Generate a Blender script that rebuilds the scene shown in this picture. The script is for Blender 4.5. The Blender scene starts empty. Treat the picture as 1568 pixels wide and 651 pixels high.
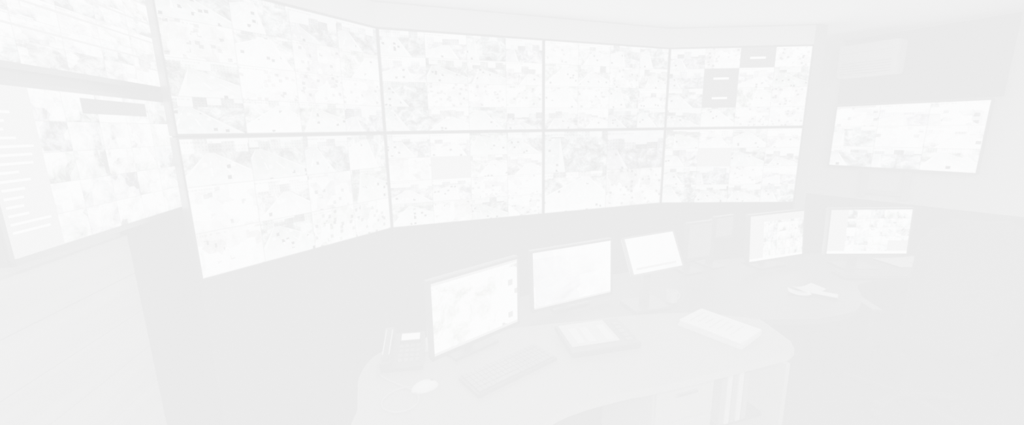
import bpy, bmesh, math, random
from mathutils import Matrix, Vector
random.seed(4)
sc=bpy.context.scene
CZ=1.811; SEAM=1.80; H=0.69; CEIL=2.66

# ------------------------------------------------------------ materials
def new_mat(name):
    m=bpy.data.materials.new(name); m.use_nodes=True
    return m, m.node_tree, m.node_tree.nodes['Principled BSDF']
def mat(name,col,rough=.6,var=.12,scale=8,metal=0,bump=0,spec=.4):
    m,nt,b=new_mat(name)
    if isinstance(col,(int,float)): col=(col,col,col)
    n=nt.nodes.new('ShaderNodeTexNoise'); n.inputs['Scale'].default_value=scale; n.inputs['Detail'].default_value=4
    tc=nt.nodes.new('ShaderNodeTexCoord'); nt.links.new(tc.outputs['Object'],n.inputs['Vector'])
    r=nt.nodes.new('ShaderNodeValToRGB')
    r.color_ramp.elements[0].position=.3; r.color_ramp.elements[1].position=.7
    r.color_ramp.elements[0].color=(*[c*(1-var) for c in col],1)
    r.color_ramp.elements[1].color=(*[min(1,c*(1+var)) for c in col],1)
    nt.links.new(n.outputs['Fac'],r.inputs['Fac']); nt.links.new(r.outputs['Color'],b.inputs['Base Color'])
    b.inputs['Roughness'].default_value=rough; b.inputs['Metallic'].default_value=metal
    b.inputs['Specular IOR Level'].default_value=spec
    if bump:
        bp=nt.nodes.new('ShaderNodeBump'); bp.inputs['Strength'].default_value=bump; bp.inputs['Distance'].default_value=.01
        nt.links.new(n.outputs['Fac'],bp.inputs['Height']); nt.links.new(bp.outputs['Normal'],b.inputs['Normal'])
    return m
def emis(name,col,s=1):
    m=bpy.data.materials.new(name); m.use_nodes=True; nt=m.node_tree; nt.nodes.clear()
    o=nt.nodes.new('ShaderNodeOutputMaterial'); e=nt.nodes.new('ShaderNodeEmission')
    if isinstance(col,(int,float)): col=(col,col,col)
    e.inputs[0].default_value=(*col,1); e.inputs[1].default_value=s
    nt.links.new(e.outputs[0],o.inputs[0]); return m
def lin(s): return s/12.92 if s<=.04045 else ((s+.055)/1.055)**2.4

def screen(name,nx,ny,seed,lo=.18,mid=.76,hi=1.0,detail=8,nscale=3.0,cellvar=.38,contrast=2.8,tint=.6,bias=0.0,cap=True,street=False,alt_t=.74):
    """procedural CCTV mosaic: nx x ny camera feeds, each feed its own procedural picture"""
    m=bpy.data.materials.new(name); m.use_nodes=True; nt=m.node_tree; nt.nodes.clear()
    N=nt.nodes.new; L=nt.links.new
    o=N('ShaderNodeOutputMaterial'); e=N('ShaderNodeEmission'); L(e.outputs[0],o.inputs[0])
    uv=N('ShaderNodeTexCoord')
    def vm(op,a,b=None):
        n=N('ShaderNodeVectorMath'); n.operation=op
        for i,v in enumerate((a,b)):
            if v is None: continue
            if hasattr(v,'links'): L(v,n.inputs[i])
            else: n.inputs[i].default_value=v
        return n
    def mm(op,a,b=None,clamp=False):
        n=N('ShaderNodeMath'); n.operation=op; n.use_clamp=clamp
        for i,v in enumerate((a,b)):
            if v is None: continue
            if hasattr(v,'links'): L(v,n.inputs[i])
            else: n.inputs[i].default_value=v
        return n.outputs[0]
    def mix(f,a,b): return mm('ADD',mm('MULTIPLY',a,mm('SUBTRACT',1.0,f)),mm('MULTIPLY',b,f))
    def comb(x,y,z=0.0):
        n=N('ShaderNodeCombineXYZ')
        for i,v in enumerate((x,y,z)):
            if hasattr(v,'links'): L(v,n.inputs[i])
            else: n.inputs[i].default_value=v
        return n.outputs[0]
    sc_=vm('MULTIPLY',uv.outputs['UV'],(nx,ny,1)).outputs[0]
    fl=vm('FLOOR',sc_).outputs[0]; fr=vm('FRACTION',sc_).outputs[0]
    idv=vm('ADD',fl,(seed*1.37,seed*2.11,seed)).outputs[0]
    wn=N('ShaderNodeTexWhiteNoise'); wn.noise_dimensions='3D'; L(idv,wn.inputs['Vector'])
    off=vm('MULTIPLY',wn.outputs['Color'],(40,40,40)).outputs[0]
    loc=vm('MULTIPLY',fr,(1.78*nscale,nscale*1.2,1)).outputs[0]
    pos=vm('ADD',loc,off).outputs[0]
    n1=N('ShaderNodeTexNoise'); n1.inputs['Scale'].default_value=.8; n1.inputs['Detail'].default_value=detail; n1.inputs['Roughness'].default_value=.72; n1.inputs['Distortion'].default_value=.5
    L(pos,n1.inputs['Vector'])
    v2=N('ShaderNodeTexVoronoi'); v2.inputs['Scale'].default_value=2.2; v2.distance='CHEBYCHEV'; L(pos,v2.inputs['Vector'])
    s2_=N('ShaderNodeSeparateColor'); L(v2.outputs['Color'],s2_.inputs[0])
    v3=N('ShaderNodeTexVoronoi'); v3.inputs['Scale'].default_value=.7; v3.distance='CHEBYCHEV'; L(pos,v3.inputs['Vector'])
    s3_=N('ShaderNodeSeparateColor'); L(v3.outputs['Color'],s3_.inputs[0])
    sx=N('ShaderNodeSeparateXYZ'); L(fr,sx.inputs[0]); X=sx.outputs[0]; Y=sx.outputs[1]
    rc=N('ShaderNodeSeparateColor'); L(wn.outputs['Color'],rc.inputs[0]); r_,g_,b_=rc.outputs
    cc=mm('MULTIPLY',mm('SUBTRACT',wn.outputs['Value'],.5),cellvar)
    if street:
        h=mm('ADD',.50,mm('MULTIPLY',g_,.42)); vx=mm('ADD',.1,mm('MULTIPLY',r_,.8))
        dy=mm('MAXIMUM',mm('SUBTRACT',h,Y),0.0); dp=mm('ADD',dy,.05)
        s=mm('ADD',mm('DIVIDE',mm('SUBTRACT',X,vx),dp),mm('MULTIPLY',mm('SUBTRACT',b_,.5),2.0))
        sa=mm('ABSOLUTE',s)
        road=mm('LESS_THAN',sa,.9)
        curb=mm('LESS_THAN',mm('ABSOLUTE',mm('SUBTRACT',sa,.96)),.06)
        dash=mm('GREATER_THAN',mm('SINE',mm('DIVIDE',3.5,dp)),0.0)
        lane=mm('MULTIPLY',mm('LESS_THAN',mm('ABSOLUTE',mm('SUBTRACT',sa,.28)),.03),dash)
        nz=mm('SUBTRACT',n1.outputs['Fac'],.5)
        verge=mm('ADD',.58,mm('MULTIPLY',nz,3.0))
        roadv=mm('ADD',.72,mm('MULTIPLY',nz,.7))
        roadv=mm('ADD',roadv,mm('MULTIPLY',dy,.25))
        roadv=mm('ADD',roadv,mm('MULTIPLY',lane,.28))
        car=mm('MULTIPLY',mm('GREATER_THAN',s2_.outputs[0],.84),mm('LESS_THAN',v2.outputs['Distance'],.36))
        carv=mm('ADD',.05,mm('MULTIPLY',mm('GREATER_THAN',s2_.outputs[1],.6),.93))
        ground=mix(road,verge,roadv); ground=mix(curb,ground,.96)
        ground=mix(mm('MULTIPLY',car,road),ground,carv)
        bx=mm('FLOOR',mm('ADD',mm('MULTIPLY',X,5.0),mm('MULTIPLY',r_,9.0)))
        w2=N('ShaderNodeTexWhiteNoise'); w2.noise_dimensions='3D'; L(comb(bx,mm('MULTIPLY',g_,31.0),float(seed)),w2.inputs['Vector'])
        w3=N('ShaderNodeSeparateColor'); L(w2.outputs['Color'],w3.inputs[0])
        top=mm('ADD',h,mm('MULTIPLY',w3.outputs[0],.34))
        isb=mm('LESS_THAN',Y,top)
        win=mm('MULTIPLY',mm('GREATER_THAN',mm('SINE',mm('MULTIPLY',X,130.0)),.2),mm('GREATER_THAN',mm('SINE',mm('MULTIPLY',Y,85.0)),.2))
        bv=mm('ADD',mm('ADD',.32,mm('MULTIPLY',w3.outputs[1],.60)),mm('MULTIPLY',nz,1.3))
        bv=mm('SUBTRACT',bv,mm('MULTIPLY',win,.20))
        sky=mm('ADD',.95,mm('MULTIPLY',nz,.4))
        v=mix(mm('GREATER_THAN',Y,h),ground,mix(isb,sky,bv))
        alt=mm('ADD',mm('ADD',.48,mm('MULTIPLY',s3_.outputs[0],.50)),mm('MULTIPLY',nz,1.1))
        alt=mm('SUBTRACT',alt,mm('MULTIPLY',mm('MULTIPLY',mm('GREATER_THAN',s2_.outputs[2],.82),mm('LESS_THAN',v2.outputs['Distance'],.4)),.45))
        v=mix(mm('GREATER_THAN',wn.outputs['Value'],alt_t),v,alt)
        s=mm('ADD',v,mm('ADD',cc,bias),True)
        r=N('ShaderNodeValToRGB'); L(s,r.inputs['Fac'])
        el=r.color_ramp.elements
        el[0].position=0; el[0].color=(*[lin(.08)]*3,1)
        el[1].position=.98; el[1].color=(lin(hi)*.97,lin(hi)*1.0,lin(hi)*1.0,1)
        for p_,q_ in ((.3,.38),(.55,.68),(.76,.90)):
            x=el.new(p_); x.color=(lin(q_)*.95,lin(q_),lin(q_),1)
    else:
        c=vm('SUBTRACT',fr,(.5,.5,0)).outputs[0]; rd=vm('SUBTRACT',wn.outputs['Color'],(.5,.2,.5)).outputs[0]
        dt=vm('DOT_PRODUCT',c,rd).outputs['Value']
        a=mm('MULTIPLY',mm('SUBTRACT',n1.outputs['Fac'],.5),contrast)
        d2=mm('MULTIPLY',mm('SUBTRACT',s3_.outputs[1],.5),.6)
        s=mm('ADD',mm('ADD',a,mm('MULTIPLY',dt,.8)),mm('ADD',cc,d2)); s=mm('ADD',s,.56+bias,True)
        r=N('ShaderNodeValToRGB'); L(s,r.inputs['Fac'])
        el=r.color_ramp.elements
        el[0].position=0; el[0].color=(*[lin(lo)]*3,1)
        el[1].position=.85; el[1].color=(lin(hi)*.97,lin(hi)*1.0,lin(hi)*1.0,1)
        x=el.new(.40); x.color=(lin(mid)*.95,lin(mid),lin(mid),1)
    hs=N('ShaderNodeHueSaturation'); hs.inputs['Saturation'].default_value=tint; L(wn.outputs['Color'],hs.inputs['Color'])
    mx=N('ShaderNodeMix'); mx.data_type='RGBA'; mx.blend_type='OVERLAY'; mx.inputs['Factor'].default_value=.12
    L(r.outputs['Color'],mx.inputs[6]); L(hs.outputs['Color'],mx.inputs[7])
    gx=mm('LESS_THAN',mm('MINIMUM',X,mm('SUBTRACT',1.0,X)),.010)
    gy=mm('LESS_THAN',mm('MINIMUM',Y,mm('SUBTRACT',1.0,Y)),.014)
    g=mm('MULTIPLY',mm('MAXIMUM',gx,gy),.45 if nx*ny>1 else 0)
    wv=N('ShaderNodeTexNoise'); wv.inputs['Scale'].default_value=1; wv.inputs['Detail'].default_value=0
    L(vm('MULTIPLY',sc_,(55,.5,1)).outputs[0],wv.inputs['Vector'])
    band=mm('MULTIPLY',mm('GREATER_THAN',Y,.905),mm('LESS_THAN',Y,.945))
    band=mm('MULTIPLY',band,mm('LESS_THAN',X,.45))
    txt=mm('MULTIPLY',band,mm('GREATER_THAN',wv.outputs['Fac'],.48))
    k=mm('SUBTRACT',1.0,mm('ADD',g,mm('MULTIPLY',txt,.5 if cap else 0)))
    L(mx.outputs[2],e.inputs[0]); L(k,e.inputs[1])
    return m

def boards(name,col,pitch=.16):
    m,nt,b=new_mat(name); N=nt.nodes.new; L=nt.links.new
    tc=N('ShaderNodeTexCoord'); mp=N('ShaderNodeMapping'); L(tc.outputs['Object'],mp.inputs['Vector'])
    mp.inputs['Scale'].default_value=(.6,.6,9)
    n=N('ShaderNodeTexNoise'); n.inputs['Scale'].default_value=2.2; n.inputs['Detail'].default_value=5; L(mp.outputs[0],n.inputs['Vector'])
    r=N('ShaderNodeValToRGB'); L(n.outputs['Fac'],r.inputs['Fac'])
    r.color_ramp.elements[0].position=.35; r.color_ramp.elements[0].color=(*[c*.80 for c in col],1)
    r.color_ramp.elements[1].position=.65; r.color_ramp.elements[1].color=(*[c*1.15 for c in col],1)
    L(r.outputs[0],b.inputs['Base Color']); b.inputs['Roughness'].default_value=.55
    return m

M_black=mat('black_plastic',.010,.45)
M_bezel=mat('bezel_plastic',.014,.35)
M_dark=mat('dark_laminate',.006,.5,scale=5,spec=.15)
M_darkwall=mat('dark_panelling',.006,.8,scale=3,spec=.08)
M_fabric=mat('black_fabric',.006,.95,scale=60,bump=.3,spec=.08)
M_desk=mat('desk_laminate',(.105,.105,.10),.5,var=.08,scale=3,spec=.25)
M_edge=mat('desk_edge_band',(.22,.22,.21),.5,spec=.3)
M_ped=mat('pedestal_laminate',(.20,.20,.19),.6,scale=4,spec=.2)
M_wall=mat('painted_wall',(.34,.34,.33),.9,var=.06,scale=2,spec=.1)
M_ceil=mat('ceiling_paint',(.82,.82,.81),.9,var=.04,scale=1.5,spec=.1)
M_trim=mat('grey_trim',(.16,.16,.16),.6)
M_carpet=mat('dark_carpet',.007,1,scale=40,bump=.3,spec=.05)
M_white=mat('white_plastic',(.75,.76,.76),.4,var=.04)
M_paper=mat('paper',(.8,.8,.79),.9,var=.05,scale=20)
M_grey=mat('grey_plastic',(.22,.22,.22),.5)
M_lgrey=mat('light_grey_plastic',(.5,.5,.5),.5)
M_midgrey=mat('mid_grey_panel',(.09,.09,.09),.6)
M_wood=boards('board_cladding',(.30,.295,.285))
M_chrome=mat('brushed_metal',(.4,.4,.4),.35,metal=1)
E_white=emis('lit_label',(.95,.97,.97),1.0)
E_dark=emis('no_signal_grey',lin(.16))
E_mid=emis('ui_grey',lin(.66))
E_fill=emis('fill_diffuser',.9,1.5)

# ------------------------------------------------------------ mesh helpers
def link(o):
    sc.collection.objects.link(o); return o
def obj_from_bm(name,bm,mats,M=None,smooth=False):
    me=bpy.data.meshes.new(name); bm.normal_update(); bm.to_mesh(me); bm.free()
    for m in mats: me.materials.append(m)
    if smooth:
        for p in me.polygons: p.use_smooth=True
    o=bpy.data.objects.new(name,me); link(o)
    if M is not None: o.matrix_world=M
    return o
def bm_box(bm,c,s,R=None,mi=0,bev=0):
    r=bmesh.ops.create_cube(bm,size=1)
    vs=r['verts']
    bmesh.ops.scale(bm,vec=s,verts=vs)
    for f in {f for v in vs for f in v.link_faces}: f.material_index=mi
    if bev:
        es=list({e for v in vs for e in v.link_edges})
        rb=bmesh.ops.bevel(bm,geom=es,offset=bev,segments=2,affect='EDGES',profile=.6)
        vs=list({v for f in rb['faces'] for v in f.verts}|{v for v in vs if v.is_valid})
        for f in {f for v in vs for f in v.link_faces}: f.material_index=mi
    if R is not None: bmesh.ops.transform(bm,matrix=R,verts=vs)
    bmesh.ops.translate(bm,vec=c,verts=vs)
    return vs
def bm_cyl(bm,c,r,h,R=None,mi=0,seg=20,r2=None):
    q=bmesh.ops.create_cone(bm,cap_ends=True,segments=seg,radius1=r,radius2=r if r2 is None else r2,depth=h)
    vs=q['verts']
    for f in {f for v in vs for f in v.link_faces}: f.material_index=mi
    if R is not None: bmesh.ops.transform(bm,matrix=R,verts=vs)
    bmesh.ops.translate(bm,vec=c,verts=vs); return vs
def prism(name,poly,z0,z1,m,parent=None,edge=None):
    bm=bmesh.new()
    lo=[bm.verts.new((x,y,z0)) for x,y in poly]; hi=[bm.verts.new((x,y,z1)) for x,y in poly]
    n=len(poly)
    bm.faces.new(hi); bm.faces.new(lo[::-1])
    for i in range(n):
        f=bm.faces.new((lo[i],lo[(i+1)%n],hi[(i+1)%n],hi[i])); f.material_index=1 if edge else 0
    bmesh.ops.recalc_face_normals(bm,faces=bm.faces)
    o=obj_from_bm(name,bm,[m]+([edge] if edge else []))
    if parent: o.parent=parent
    return o
def empty(name,loc=(0,0,0)):
    e=bpy.data.objects.new(name,None); e.empty_display_size=.1; link(e); e.location=loc; return e
def wallseg(name,A,B,z0,z1,th,m,side=1):
    A=Vector(A);B=Vector(B);d=(B-A).normalized(); n=Vector((d.y,-d.x))*-side
    P=[A,B,B+n*th,A+n*th]
    return prism(name,[(p.x,p.y) for p in P],z0,z1,m)
def frame(A,B,z):
    dx,dy=B[0]-A[0],B[1]-A[1]
    return Matrix.Translation((A[0],A[1],z))@Matrix.Rotation(math.atan2(dy,dx),4,'Z'), math.hypot(dx,dy)

def bm_display(bm,w,h,depth,bez,bezb=None,uvl=None,tiles=()):
    """front at y=0, facing -y.  slots: 0 body, 1 screen, 2.. tiles"""
    bezb=bez if bezb is None else bezb
    bm_box(bm,(w/2,depth*.5+.002,h/2),(w,depth-.002,h),mi=0,bev=min(.006,bez*.6))
    bm_box(bm,(w/2,depth+.01,h/2),(w*.6,.03,h*.6),mi=0,bev=.008)
    t=.004
    for c,s in [((w/2,-t/2,bezb/2),(w,t+.002,bezb)),((w/2,-t/2,h-bez/2),(w,t+.002,bez)),((bez/2,-t/2,h/2),(bez,t+.002,h)),((w-bez/2,-t/2,h/2),(bez,t+.002,h))]:
        bm_box(bm,c,s,mi=0)
    def quad(x0,z0,x1,z1,y,mi):
        vs=[bm.verts.new(p) for p in ((x0,y,z0),(x1,y,z0),(x1,y,z1),(x0,y,z1))]
        f=bm.faces.new(vs); f.material_index=mi
        for l,u in zip(f.loops,((0,0),(1,0),(1,1),(0,1))): l[uvl].uv=u
    X0,X1,Z0,Z1=bez,w-bez,bezb,h-bez
    quad(X0,Z0,X1,Z1,0.0,1)
    for k,(u0,v0,u1,v1,mi) in enumerate(tiles):
        y=-.0006 if mi<20 else -.0012
        quad(X0+(X1-X0)*u0,Z0+(Z1-Z0)*v0,X0+(X1-X0)*u1,Z0+(Z1-Z0)*v1,y,mi%20)
def grow(A,B,k):
    A=Vector(A);B=Vector(B);d=(B-A).normalized()*k
    return tuple(A-d),tuple(B+d)
def display(name,A,B,z0,h,depth,bez,scr,tiles=(),extra=(),bezb=None,body=None,lit=False):
    """lit=True: A,B,z0,h describe the lit area, the bezel is added around it"""
    if lit:
        A,B=grow(A,B,bez); bb=bezb or bez; z0-=bb; h+=bb+bez
    M,w=frame(A,B,z0)
    bm=bmesh.new(); uvl=bm.loops.layers.uv.new('UVMap')
    bm_display(bm,w,h,depth,bez,bezb,uvl,tiles)
    return obj_from_bm(name,bm,[body or M_bezel,scr]+list(extra),M)

# ------------------------------------------------------------ room shell
R0=(3.305,4.5);R1=(4.945,1.735)
LWa=(-1.257,-.198); LWb=(-1.897,2.68)
fl=[(-3,-2.6),(4.945,-2.6),R1,R0,(-2.4,4.5),(-3,4.5)]
prism('floor',fl,-.05,0,M_carpet)
prism('ceiling',fl,CEIL,CEIL+.05,M_ceil)
wallseg('wall_back',(-2.4,4.5),(3.305,4.5),0,CEIL,.1,M_wall)
wallseg('wall_right',R0,R1,0,CEIL,.1,M_wall)
wallseg('wall_right_rear',R1,(4.945,-2.6),0,CEIL,.1,M_wall)
wallseg('wall_rear',(4.945,-2.6),(-3,-2.6),0,CEIL,.1,M_wall)
wallseg('wall_left',LWa,LWb,0,CEIL,.08,M_wall)
wallseg('wall_left_rear',(-3,-2.6),LWa,0,CEIL,.08,M_wall)
wallseg('wall_left_return',LWb,(-2.4,4.5),0,CEIL,.08,M_wall)
d=Vector((R1[0]-R0[0],R1[1]-R0[1])).normalized(); n=Vector((d.y,-d.x))
def off(P,k): return (P[0]+n.x*k,P[1]+n.y*k)
wallseg('trim_1',off(R0,.03),off(R1,.03),0,1.07,.024,M_darkwall)
wallseg('trim_2',(2.3,4.47),(3.25,4.47),0,1.07,.024,M_darkwall)

# ------------------------------------------------------------ video wall
V=[(-1.5184,1.8676),(-.8854,2.9027),(.2616,3.3342),(1.4025,3.7653),(2.6222,3.7054)]
cell=lambda i,j,mi:(i/4,1-(j+1)/4,(i+1)/4,1-j/4,mi)
def nosig(i,j,lab=True):
    return [cell(i,j,2)]+([(i/4+.07,1-(j+.56)/4,i/4+.18,1-(j+.46)/4,23)] if lab else [])
extra=[E_dark,E_white,E_mid]
specs={(0,1):dict(nx=4,ny=4),(1,1):dict(nx=4,ny=4),(2,1):dict(nx=4,ny=4),(3,1):dict(nx=4,ny=4),
       (0,0):dict(nx=4,ny=3),(1,0):dict(nx=4,ny=4),(2,0):dict(nx=2,ny=2,bias=-.08,nscale=4.5),(3,0):dict(nx=4,ny=4)}
tl={(3,1):nosig(2,0)+nosig(1,1)+nosig(1,2),
    (1,0):[cell(1,1,4)],(3,0):[cell(1,1,4)]}
for c in range(4):
    A=Vector(V[c]);B=Vector(V[c+1]);dd=(B-A).normalized()*.003
    for r in range(2):
        z0=SEAM+.003 if r==1 else SEAM-H
        s=screen('feed_mosaic_%d%d'%(c,r),seed=c*7+r*3+1,street=True,**specs[(c,r)])
        display('video_wall_display',A+dd,B-dd,z0,H-.003,.07,.009,s,tl.get((c,r),()),extra)
def offs(P,k):
    out=[]
    for i,p in enumerate(P):
        a=Vector(P[max(i-1,0)]);b=Vector(P[min(i+1,len(P)-1)]);t=(b-a).normalized()
        out.append((p[0]-t.y*k,p[1]+t.x*k))
    return out
back=offs(V,.16); far=offs(V,.30)
t0=(Vector(V[1])-Vector(V[0])).normalized()*.22
back[0]=(back[0][0]+t0.x,back[0][1]+t0.y); far[0]=(far[0][0]+t0.x,far[0][1]+t0.y)
hs=empty('video_wall_housing')
for i in range(4):
    prism('back_panel_%d'%i,[back[i],back[i+1],far[i+1],far[i]],0,CEIL-.01,M_darkwall,hs)
    f0=offs(V,.005)
    prism('base_panel_%d'%i,[f0[i],f0[i+1],back[i+1],back[i]],0,SEAM-H-.006,M_darkwall,hs)
    prism('top_rail_%d'%i,[f0[i],f0[i+1],back[i+1],back[i]],SEAM+H+.008,CEIL-.01,M_ceil,hs)
prism('side_cheek',[(2.626,3.70),(2.72,3.70),(2.74,4.0),(2.63,4.0)],0,CEIL-.012,M_midgrey,hs)
prism('corner_panel',[(-1.55,2.12),(-1.54,2.15),(-1.775,2.22),(-1.775,2.19)],0,CEIL-.012,M_darkwall,hs)

# ------------------------------------------------------------ left TVs
s1=screen('list_view_top',5,7,41,mid=.80,lo=.35,nscale=2)
s2=screen('map_view',6,5,57,mid=.80,lo=.28,nscale=1.6,cellvar=.5,cap=False)
LL=(-1.463,1.14); LR=(-1.654,2.018)
t2=[(0,0,.20,1,4),(.42,.86,.82,.97,2)]+[(.02,.94-.05*k,.05+.11*random.random()+.02,.955-.05*k,23) for k in range(17)]
display('wall_television',LL,LR,1.457,.502,.05,.014,s2,t2,extra,bezb=.02,lit=True)
t1=[(.0,.86-.16*k,1,.875-.16*k,4) for k in range(5)]
display('wall_television',LL,LR,2.03,.502,.05,.014,s1,t1,extra,bezb=.02,lit=True)
cl=empty('wall_cladding')
base=Vector(LWa); wd=(Vector(LWb)-base).normalized(); wn=Vector((wd.y,-wd.x))
def WP(s,o): p=base+wd*s+wn*o; return (p.x,p.y)
z=0.02
for k in range(8):
    hgt=.172
    prism('board_%d'%k,[WP(0.1,.004),WP(1.917,.004),WP(1.917,.03),WP(.1,.03)],z,z+hgt-.005,M_wood,cl); z+=hgt
prism('trim_3',[WP(1.925,.004),WP(2.90,.004),WP(2.90,.02),WP(1.925,.02)],0,1.42,M_darkwall)

# ------------------------------------------------------------ right TV + dark panel + AC
TL=(3.346,4.274);TR=(3.86,3.36)
s3=screen('right_tv_feed',3,3,77,nscale=2,street=True,bias=.06)
display('wall_television',TL,TR,1.405,.587,.05,.012,s3,[(0,.97,.3,1,4)],extra,bezb=.016,lit=True)
tv_d=(Vector(TR)-Vector(TL)).normalized(); tn=Vector((tv_d.y,-tv_d.x)); ta=math.atan2(tv_d.y,tv_d.x)
def TP(s,o): p=Vector(TL)+tv_d*s-tn*o; return (p.x,p.y)
prism('acoustic_panel',[TP(-.02,.03),TP(1.10,.03),TP(1.10,.06),TP(-.02,.06)],2.02,CEIL-.02,M_darkwall)
bk=empty('tv_mount_bracket')
bm=bmesh.new()
bm_box(bm,(.3,.05,.0),(.05,.03,.35),mi=0,bev=.004); bm_box(bm,(.62,.05,.0),(.05,.03,.35),mi=0,bev=.004); bm_box(bm,(.46,.05,-.12),(.4,.025,.04),mi=0,bev=.004)
o=obj_from_bm('arms',bm,[M_trim],Matrix.Translation((TL[0],TL[1],1.28))@Matrix.Rotation(ta,4,'Z')); o.parent=bk
bm=bmesh.new()
bm_box(bm,(.24,-.07,0),(.46,.19,.30),mi=0,bev=.03)
for k in range(5): bm_box(bm,(.24,-.168,-.12+.024*k),(.38,.006,.009),mi=1)
bm_box(bm,(.24,-.167,.07),(.40,.004,.004),mi=1)
obj_from_bm('air_conditioner',bm,[M_lgrey,M_midgrey],Matrix.Translation((TL[0],TL[1],2.41))@Matrix.Rotation(ta,4,'Z'))

# ------------------------------------------------------------ desks
def smooth(P,cl=False,n=5):
    out=[]
    for i in range(len(P)-1):
        p0=Vector(P[max(i-1,0)]);p1=Vector(P[i]);p2=Vector(P[i+1]);p3=Vector(P[min(i+2,len(P)-1)])
        for k in range(n):
            t=k/n
            v=.5*((2*p1)+(p2-p0)*t+(2*p0-5*p1+4*p2-p3)*t*t+(-p0+3*p1-3*p2+p3)*t**3)
            out.append((v.x,v.y))
    out.append(tuple(P[-1])); return out
inner=smooth([(-.12,.95),(0,1.15),(.10,1.30),(.22,1.39),(.43,1.47),(.6,1.515),(.9,1.61),(1.31,1.75)])
S=[(1.385,2.10),(1.1,2.20),(.8,2.19),(.4,2.12),(0,2.04),(-.35,1.96)]
outer=smooth(S+[(-.55,1.90),(-.67,1.78),(-.685,1.62),(-.65,1.5),(-.60,1.35),(-.55,1.1),(-.54,.95)])
dk=empty('operator_desk')
prism('top',inner+[(1.36,1.79),(1.39,1.86)]+outer,.715,.75,M_desk,dk,M_edge)
ea=math.atan2(.235,.71); E=Matrix.Translation((.60,1.56,0))@Matrix.Rotation(ea,4,'Z')
bm=bmesh.new()
bm_box(bm,(.165,.2,.36),(.33,.4,.70),mi=0,bev=.004)
for k,(zc,hh) in enumerate(((.61,.17),(.42,.17),(.18,.27))):
    bm_box(bm,(.165,-.006,zc),(.31,.012,hh),mi=0,bev=.003); bm_box(bm,(.165,-.02,zc+hh*.3),(.11,.012,.012),mi=1,bev=.002)
bm_box(bm,(.71,.16,.36),(.025,.44,.70),mi=0,bev=.002)
bm_box(bm,(.52,.38,.36),(.38,.02,.70),mi=2); bm_box(bm,(.52,.2,.03),(.38,.36,.02),mi=2); bm_box(bm,(.52,.2,.38),(.36,.34,.02),mi=2)
o=obj_from_bm('pedestal',bm,[M_ped,M_chrome,M_black],E); o.parent=dk
prism('modesty_panel',[(-.55,1.78),(.6,2.0),(.6,2.03),(-.56,1.81)],.02,.715,M_dark,dk)
prism('end_panel',[(-.6,1.0),(-.56,1.0),(-.62,1.7),(-.65,1.7)],0,.715,M_ped,dk)
bm=bmesh.new()
for k in range(5): bm_box(bm,(.42+.035*k,.14,.52+.006*(k%2)),(.028,.24,.25+.012*(k%2)),mi=k%2,bev=.002)
obj_from_bm('file_binders',bm,[M_midgrey,M_lgrey],E)
S2=[(1.39,2.10),(1.1,2.203),(.8,2.193),(.4,2.123),(0,2.043),(-.35,1.963)]
dkp=smooth([(-.35,2.1),(0,2.42),(.6,2.78),(1.4,3.08),(2.3,3.26),(3.1,3.3),(3.42,3.15),(3.5,2.9),(3.3,2.72),(2.95,2.68),(2.4,2.62),(2.2,2.4),(2.0,2.2),(1.7,2.1)])
prism('console_top',dkp+S2,.715,.75,M_dark,dk,M_black)
bp=offs([(-.3,2.15),(0,2.40),(.6,2.74),(1.4,3.03),(2.3,3.20),(3.1,3.25)],0)
for i in range(5):
    a=bp[i];b=bp[i+1]; prism('console_back_%d'%i,[a,b,(b[0],b[1]-.03),(a[0],a[1]-.03)],0,.714,M_dark,dk)
prism('console_cabinet',[(1.45,2.45),(1.95,2.5),(1.9,2.9),(1.4,2.8)],0,.714,M_dark,dk)

# ------------------------------------------------------------ monitors (A,B,z0,h = lit area)
def monitor(name,A,B,z0,h,scr,tiles=(),bez=.014,base=.75,lean=0,sf=.10):
    A,B=grow(A,B,bez); z0-=bez*1.3; h+=bez*2.3
    w=math.hypot(B[0]-A[0],B[1]-A[1]); M,_=frame(A,B,0)
    e=empty(name,(0,0,0)); e.matrix_world=M
    bm=bmesh.new(); uvl=bm.loops.layers.uv.new('UVMap'); bm_display(bm,w,h,.03,bez,bez*1.3,uvl,tiles)
    o=obj_from_bm('panel',bm,[M_bezel,scr]+extra); o.parent=e; o.location=(0,0,z0); o.rotation_euler=(-lean,0,0)
    bm=bmesh.new()
    bm_box(bm,(w/2,sf,base+.008),(min(.26,w*.6),.18,.014),mi=0,bev=.005)
    hh=z0+h*.55-base
    bm_box(bm,(w/2,.105+math.tan(lean)*h*.5,base+hh/2+.01),(.06,.025,hh),mi=0,bev=.006)
    bm_box(bm,(w/2,.065+math.tan(lean)*h*.5,z0+h*.5),(.1,.07,.1),mi=0,bev=.006)
    o=obj_from_bm('stand',bm,[M_black]); o.parent=e
    return e
mA=screen('monitor_camera_view',1,1,12,nscale=3.0,street=True,alt_t=2,bias=.10,cap=False)
mB=screen('monitor_scene',1,1,23,mid=.82,lo=.5,nscale=1.6,contrast=1.8,detail=6,bias=.10,cap=False)
monitor('computer_monitor',(-.352,1.63),(.02,1.955),.832,.34,mA,[(0,.0,1,.035,4),(.0,.96,1,1,4)])
monitor('computer_monitor',(.118,2.151),(.61,2.39),.805,.33,mB,[(0,0,1,.03,4)],lean=.05)
mC=screen('monitor_ops',6,5,31,mid=.82,lo=.25,nscale=1.5)
mD=screen('monitor_ops2',6,5,37,mid=.82,lo=.25,nscale=1.5)
monitor('computer_monitor',(1.735,2.84),(2.25,3.02),.835,.336,mC,[(0,0,.25,1,4),(.25,.85,1,1,4),(.0,.0,1,.05,23)],lean=.08)
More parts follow.
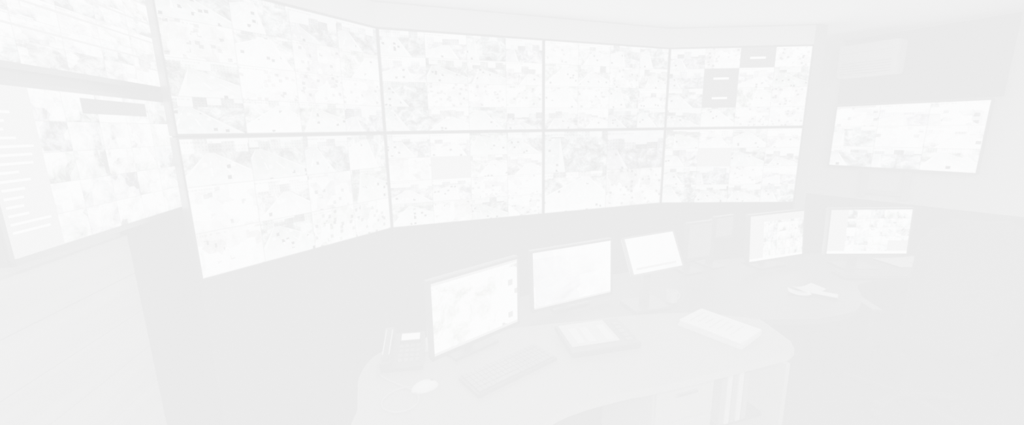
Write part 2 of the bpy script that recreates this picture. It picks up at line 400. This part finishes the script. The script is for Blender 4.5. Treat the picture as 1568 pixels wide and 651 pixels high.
monitor('computer_monitor',(2.31,2.86),(2.88,2.84),.885,.325,mD,[(0,0,.22,1,4),(.75,0,1,.3,4),(0,0,1,.06,23)],lean=.04)
e=empty('touch_screen_terminal')
Mt=Matrix.Translation((.664,2.116,1.019))@Matrix.Rotation(.284,4,'Z')@Matrix.Rotation(-.461,4,'X')@Matrix.Rotation(-.058,4,'Y')@Matrix.Translation((-.010,0,-.012))
bm=bmesh.new(); uvl=bm.loops.layers.uv.new('UVMap'); bm_display(bm,.344,.222,.022,.010,.012,uvl,[(.08,.1,.9,.16,4)])
sT=screen('touch_ui',1,1,91,mid=.93,lo=.75,nscale=1.2,contrast=.6,bias=.12,cap=False)
o=obj_from_bm('panel',bm,[M_bezel,sT]+extra,Mt); o.parent=e
bm=bmesh.new()
bm_box(bm,(.80,2.30,.76),(.24,.18,.018),R=Matrix.Rotation(.3,4,'Z'),mi=0,bev=.005)
bm_box(bm,(.79,2.29,.92),(.05,.04,.32),R=Matrix.Rotation(.3,4,'Z'),mi=0,bev=.006)
o=obj_from_bm('stand',bm,[M_black]); o.parent=e
dim=emis('dim_panel',lin(.16)) 
monitor('intercom_panel',(1.25,2.78),(1.45,2.86),.885,.25,dim)
monitor('intercom_panel',(1.50,2.90),(1.66,2.97),1.01,.14,dim)

# ------------------------------------------------------------ desk objects
def keyboard(name,loc,ang,w=.44,dp=.145,mb=M_black,mk=M_bezel):
    bm=bmesh.new(); bm_box(bm,(0,0,.009),(w,dp,.018),mi=0,bev=.004)
    for r in range(5):
        for c in range(19):
            if r==0 and 4<=c<=9: continue
            bm_box(bm,(-w/2+.022+c*(w-.044)/18,-dp/2+.022+r*(dp-.044)/4,.021),((w-.044)/18-.004,(dp-.044)/4-.005,.008),mi=1)
    bm_box(bm,(-w/2+.022+6.5*(w-.044)/18,-dp/2+.022,.021),((w-.044)/18*6-.004,.02,.008),mi=1)
    return obj_from_bm(name,bm,[mb,mk],Matrix.Translation(loc)@Matrix.Rotation(ang,4,'Z'))
keyboard('computer_keyboard',(-.02,1.645,.751),math.radians(38),w=.44,dp=.16)
keyboard('computer_keyboard',(2.55,2.74,.751),math.radians(-3))
ph=empty('desk_telephone') 
Mp=Matrix.Translation((-.52,1.745,.751))@Matrix.Rotation(math.radians(8),4,'Z')
bm=bmesh.new()
vs=[bm.verts.new(p) for p in ((-.095,-.10,0),(.095,-.10,0),(.095,.10,0),(-.095,.10,0),(-.095,-.10,.02),(.095,-.10,.02),(.095,.10,.085),(-.095,.10,.085))]
for f in ((3,2,1,0),(4,5,6,7),(0,1,5,4),(1,2,6,5),(2,3,7,6),(3,0,4,7)): bm.faces.new([vs[i] for i in f])
sl=math.atan2(.065,.2); Rs=Matrix.Rotation(sl,4,'X')
bm_box(bm,(.03,.06,.078),(.10,.05,.008),R=Rs,mi=0,bev=.002)
bm_box(bm,(.03,.06,.083),(.085,.038,.004),R=Rs,mi=2)
for r in range(4):
    for c in range(4): bm_box(bm,(-.01+c*.026,.015-r*.026,.058-r*.0085),(.018,.016,.008),R=Rs,mi=1,bev=.002)
o=obj_from_bm('body',bm,[M_black,M_midgrey,emis('phone_lcd',lin(.9))],Mp); o.parent=ph
bm=bmesh.new()
bm_box(bm,(-.07,0,.085),(.035,.2,.02),R=Rs,mi=0,bev=.008)
bm_box(bm,(-.07,.08,.098),(.05,.055,.03),R=Rs,mi=0,bev=.01); bm_box(bm,(-.07,-.08,.044),(.05,.055,.03),R=Rs,mi=0,bev=.01)
bm_box(bm,(-.055,.0,.0965),(.004,.15,.003),R=Rs,mi=1); bm_box(bm,(-.083,.0,.0965),(.004,.15,.003),R=Rs,mi=1)  # white strips stand in for highlights along the handset
o=obj_from_bm('handset',bm,[M_black,M_white],Mp); o.parent=ph
ms=empty('computer_mouse')
bm=bmesh.new(); q=bmesh.ops.create_uvsphere(bm,u_segments=20,v_segments=12,radius=1)
for v in list(bm.verts):
    v.co.x*=.033; v.co.y*=.058; v.co.z=max(v.co.z,0)*.036
    v.co.x*=1-.25*(v.co.y/.058)**2*.5
bm_cyl(bm,(0,.03,.031),.007,.006,R=Matrix.Rotation(math.pi/2,4,'Y'),mi=1)
o=obj_from_bm('shell',bm,[M_white,M_black],Matrix.Translation((-.375,1.52,.751))@Matrix.Rotation(math.radians(-65),4,'Z'),True); o.parent=ms
def cable(name,pts,r=.003,m=M_grey):
    cu=bpy.data.curves.new(name,'CURVE'); cu.dimensions='3D'; cu.bevel_depth=r; cu.bevel_resolution=2
    sp=cu.splines.new('NURBS'); sp.points.add(len(pts)-1)
    for p,c in zip(sp.points,pts): p.co=(*c,1)
    sp.use_endpoint_u=True; sp.order_u=4; cu.materials.append(m)
    o=bpy.data.objects.new(name,cu); link(o); return o
zc=.7545
o=cable('cord',[(-.42,1.53,zc),(-.48,1.53,zc),(-.535,1.47,zc),(-.53,1.40,zc),(-.46,1.36,zc),(-.39,1.39,zc),(-.375,1.46,zc),(-.44,1.52,zc+.005),(-.53,1.56,zc),(-.60,1.62,zc)],.0035,M_grey); o.parent=ms
cr=cable('coiled_handset_cord',[(-.60+.012*math.cos(k*1.2)-.0006*k,1.60+.0035*k*.8,.757+.006*math.sin(k*1.2)+.004) for k in range(30)],.002,M_midgrey); cr.parent=ph
bm=bmesh.new()
for k in range(3): bm_box(bm,(.002*k,.003*k,.002+.002*k),(.10,.13,.0016),R=Matrix.Rotation(.1*k,4,'Z'),mi=0)
obj_from_bm('note_papers',bm,[M_lgrey],Matrix.Translation((-.43,1.87,.751))@Matrix.Rotation(.3,4,'Z'))
Mk=Matrix.Translation((.40,1.885,.757))@Matrix.Rotation(math.radians(14),4,'Z')@Matrix.Rotation(math.radians(4),4,'X')
bm=bmesh.new(); bm_box(bm,(.02,0,.02),(.36,.25,.03),mi=0,bev=.006)
bm_box(bm,(-.02,.015,.037),(.25,.19,.004),mi=1)
for k,x in enumerate((-.11,-.05,.045)): bm_box(bm,(x+.02,.0,.040),(.04,.13,.003),mi=2)
for k in range(5): bm_box(bm,(.155,-.08+.036*k,.037),(.03,.022,.008),mi=3,bev=.002)
obj_from_bm('control_keypad',bm,[M_black,M_lgrey,M_white,M_midgrey],Mk)
Mb=Matrix.Translation((1.09,1.985,.751))@Matrix.Rotation(math.radians(-52),4,'Z')
bm=bmesh.new()
bm_box(bm,(0,0,.008),(.33,.235,.015),mi=0,bev=.002); bm_box(bm,(0.003,.002,.022),(.325,.23,.012),R=Matrix.Rotation(.02,4,'Z'),mi=0,bev=.002)
bm_box(bm,(0,0,.031),(.32,.225,.005),R=Matrix.Rotation(-.03,4,'Z'),mi=1,bev=.001)
for k in range(7): bm_box(bm,(-.12+.035*k,0,.0345),(.008,.15-.03*(k%3),.0008),mi=0)
obj_from_bm('manual_stack',bm,[M_lgrey,M_paper,M_grey],Mb)
def sheet(bm,c,w,h,ang,curl,mi=0):
    n=8; R=Matrix.Rotation(ang,4,'Z'); rows=[]
    for i in range(n+1):
        t=i/n-.5; zz=.002+curl*(2*t)**2
        rows.append([bm.verts.new(Vector(c)+R@Vector((t*w,s*h/2,zz))) for s in(-1,1)])
    for i in range(n):
        f=bm.faces.new((rows[i][0],rows[i+1][0],rows[i+1][1],rows[i][1])); f.material_index=mi
bm=bmesh.new(); sheet(bm,(1.93,2.50,.752),.17,.11,.2,.02); sheet(bm,(1.84,2.45,.753),.12,.08,-.5,.015); sheet(bm,(1.97,2.41,.752),.07,.14,.9,.012)
obj_from_bm('loose_papers',bm,[M_white])
bm=bmesh.new(); sheet(bm,(3.08,3.02,.752),.36,.22,.1,.006); sheet(bm,(3.2,2.92,.754),.25,.17,-.2,.004)
obj_from_bm('document_sheets',bm,[M_lgrey])
bm=bmesh.new(); bm_cyl(bm,(0,0,.035),.03,.07,mi=0,seg=24,r2=.032); bm_cyl(bm,(0,0,.0705),.027,.002,mi=1,seg=24)
for k in range(9):
    a=-math.pi/2+math.pi*k/8; bm_cyl(bm,(.03+.018*math.cos(a),0,.036+.02*math.sin(a)),.004,.009,R=Matrix.Rotation(-a,4,'Y'),mi=0,seg=8)
obj_from_bm('coffee_mug',bm,[M_grey,M_black],Matrix.Translation((.985,2.36,.751)))

# ------------------------------------------------------------ office chairs
def chair(loc,ang):
    e=empty('office_chair'); e.matrix_world=Matrix.Translation(loc)@Matrix.Rotation(ang,4,'Z')   # faces +y
    def part(n,bm,m,sm=False):
        o=obj_from_bm(n,bm,m,None,sm); o.parent=e; return o
    bm=bmesh.new(); bm_box(bm,(0,0,.47),(.50,.48,.09),mi=0,bev=.035); part('seat',bm,[M_fabric])
    bm=bmesh.new(); nx,nz=10,12; g=[]
    for s in (0,1):
        G=[]
        for j in range(nz+1):
            v=j/nz; half=(.23+.03*math.sin(v*math.pi))*(1 if v<.8 else math.sqrt(max(.02,1-((v-.8)/.2)**2*.75)))
            row=[]
            for i in range(nx+1):
                u=i/nx*2-1
                y=-.25-.10*v+.05*u*u-.03*math.sin(v*5) + (0 if s==0 else -.07*(1-.6*abs(u)**3))
                row.append(bm.verts.new((u*half,y,.50+v*.81)))
            G.append(row)
        g.append(G)
    for s in (0,1):
        for j in range(nz):
            for i in range(nx):
                q=[g[s][j][i],g[s][j][i+1],g[s][j+1][i+1],g[s][j+1][i]]; bm.faces.new(q if s else q[::-1])
    for j in range(nz):
        for i in (0,nx): bm.faces.new([g[0][j][i],g[0][j+1][i],g[1][j+1][i],g[1][j][i]])
    for i in range(nx):
        for j in (0,nz): bm.faces.new([g[0][j][i],g[0][j][i+1],g[1][j][i+1],g[1][j][i]])
    bmesh.ops.recalc_face_normals(bm,faces=bm.faces); part('backrest',bm,[M_fabric],True)
    for s in (-1,1):
        bm=bmesh.new(); bm_box(bm,(s*.28,.02,.68),(.06,.26,.03),mi=0,bev=.012); bm_box(bm,(s*.28,-.04,.56),(.035,.06,.22),mi=0,bev=.01); bm_box(bm,(s*.25,-.04,.45),(.09,.05,.02),mi=0); part('armrest_%d'%(1 if s<0 else 2),bm,[M_black])
    bm=bmesh.new(); bm_cyl(bm,(0,0,.27),.028,.32,mi=0); bm_cyl(bm,(0,0,.14),.045,.10,mi=0)
    for k in range(5):
        a=k*2*math.pi/5; R=Matrix.Rotation(a,4,'Z'); bm_box(bm,R@Vector((.16,0,.095)),(.30,.045,.03),R=R,mi=0,bev=.008)
        bm_cyl(bm,R@Vector((.29,0,.031)),.03,.045,R=R@Matrix.Rotation(math.pi/2,4,'X'),mi=0,seg=16)
    part('base',bm,[M_black])
chair((2.54,2.36,0),math.radians(-12))
chair((3.55,2.15,0),math.radians(-40))

# ------------------------------------------------------------ added fill lights and fittings, out of view
def area(n,loc,size,power,rot=(0,0,0),col=(1,1,1)):
    l=bpy.data.lights.new(n,'AREA'); l.shape='RECTANGLE'; l.size=size[0]; l.size_y=size[1]; l.energy=power; l.color=col
    o=bpy.data.objects.new(n,l); link(o); o.location=loc; o.rotation_euler=rot; return o
def fill_fitting(loc,power):
    e=empty('added_ceiling_fill');  # unseen ceiling fitting, added to raise the room light
    bm=bmesh.new()
    for c,s in (((0,.31,0),(1.28,.03,.03)),((0,-.31,0),(1.28,.03,.03)),((.625,0,0),(.03,.6,.03)),((-.625,0,0),(.03,.6,.03))): bm_box(bm,c,s,mi=0,bev=.003)
    bm_box(bm,(0,0,.008),(1.22,.59,.004),mi=1)
    o=obj_from_bm('frame',bm,[M_white,E_fill],Matrix.Translation((loc[0],loc[1],CEIL-.017))); o.parent=e
    a=area('fill_lamp',(loc[0],loc[1],CEIL-.036),(1.2,.56),power); a.parent=e
fill_fitting((.1,-.9),28); fill_fitting((2.6,.2),22)
e=empty('added_uplight_fill')  # uplight and housing added behind the camera to brighten the ceiling
bm=bmesh.new(); bm_box(bm,(0,0,0),(1.66,.36,.03),mi=0,bev=.006)
for x in (-.7,.7): bm_cyl(bm,(x,0,(CEIL-1.88)/2),.005,CEIL-1.88,mi=0,seg=8)
o=obj_from_bm('fill_housing',bm,[M_white],Matrix.Translation((.6,-.7,1.88))); o.parent=e
a=area('fill_lamp',(.6,-.7,1.90),(1.6,.3),28,rot=(math.pi,0,0)); a.parent=e
w=bpy.data.worlds.new('room_ambient'); sc.world=w; w.use_nodes=True
w.node_tree.nodes['Background'].inputs[0].default_value=(.05,.05,.05,1)

# ------------------------------------------------------------ camera
cam=bpy.data.cameras.new('camera'); co=bpy.data.objects.new('camera',cam); link(co); sc.camera=co
cam.sensor_width=36; cam.sensor_fit='HORIZONTAL'; cam.lens=36*689.6/1741; cam.clip_start=.05
pitch=.2017; roll=-.0138
co.matrix_world=Matrix.Translation((0,0,CZ))@Matrix.Rotation(math.pi/2-pitch,4,'X')@Matrix.Rotation(roll,4,'Z')
# ------------------------------------------------------------ colour management
# the photograph is a faded, high-key print: a global tone scale only
vs=sc.view_settings; vs.view_transform='Standard'; vs.look='None'
FADE=True
if FADE:
    vs.use_curve_mapping=True; cm=vs.curve_mapping; cm.initialize(); c=cm.curves[3]
    a,b=.9205,.070
    pts=[(lin(s),lin(a+b*s)) for s in (0,.06,.12,.2,.3,.4,.5,.6,.7,.8,.9,1)]
    c.points[0].location=pts[0]; c.points[1].location=pts[-1]
    for p in pts[1:-1]: c.points.new(*p)
    for p in c.points: p.handle_type='VECTOR'
    cm.update()
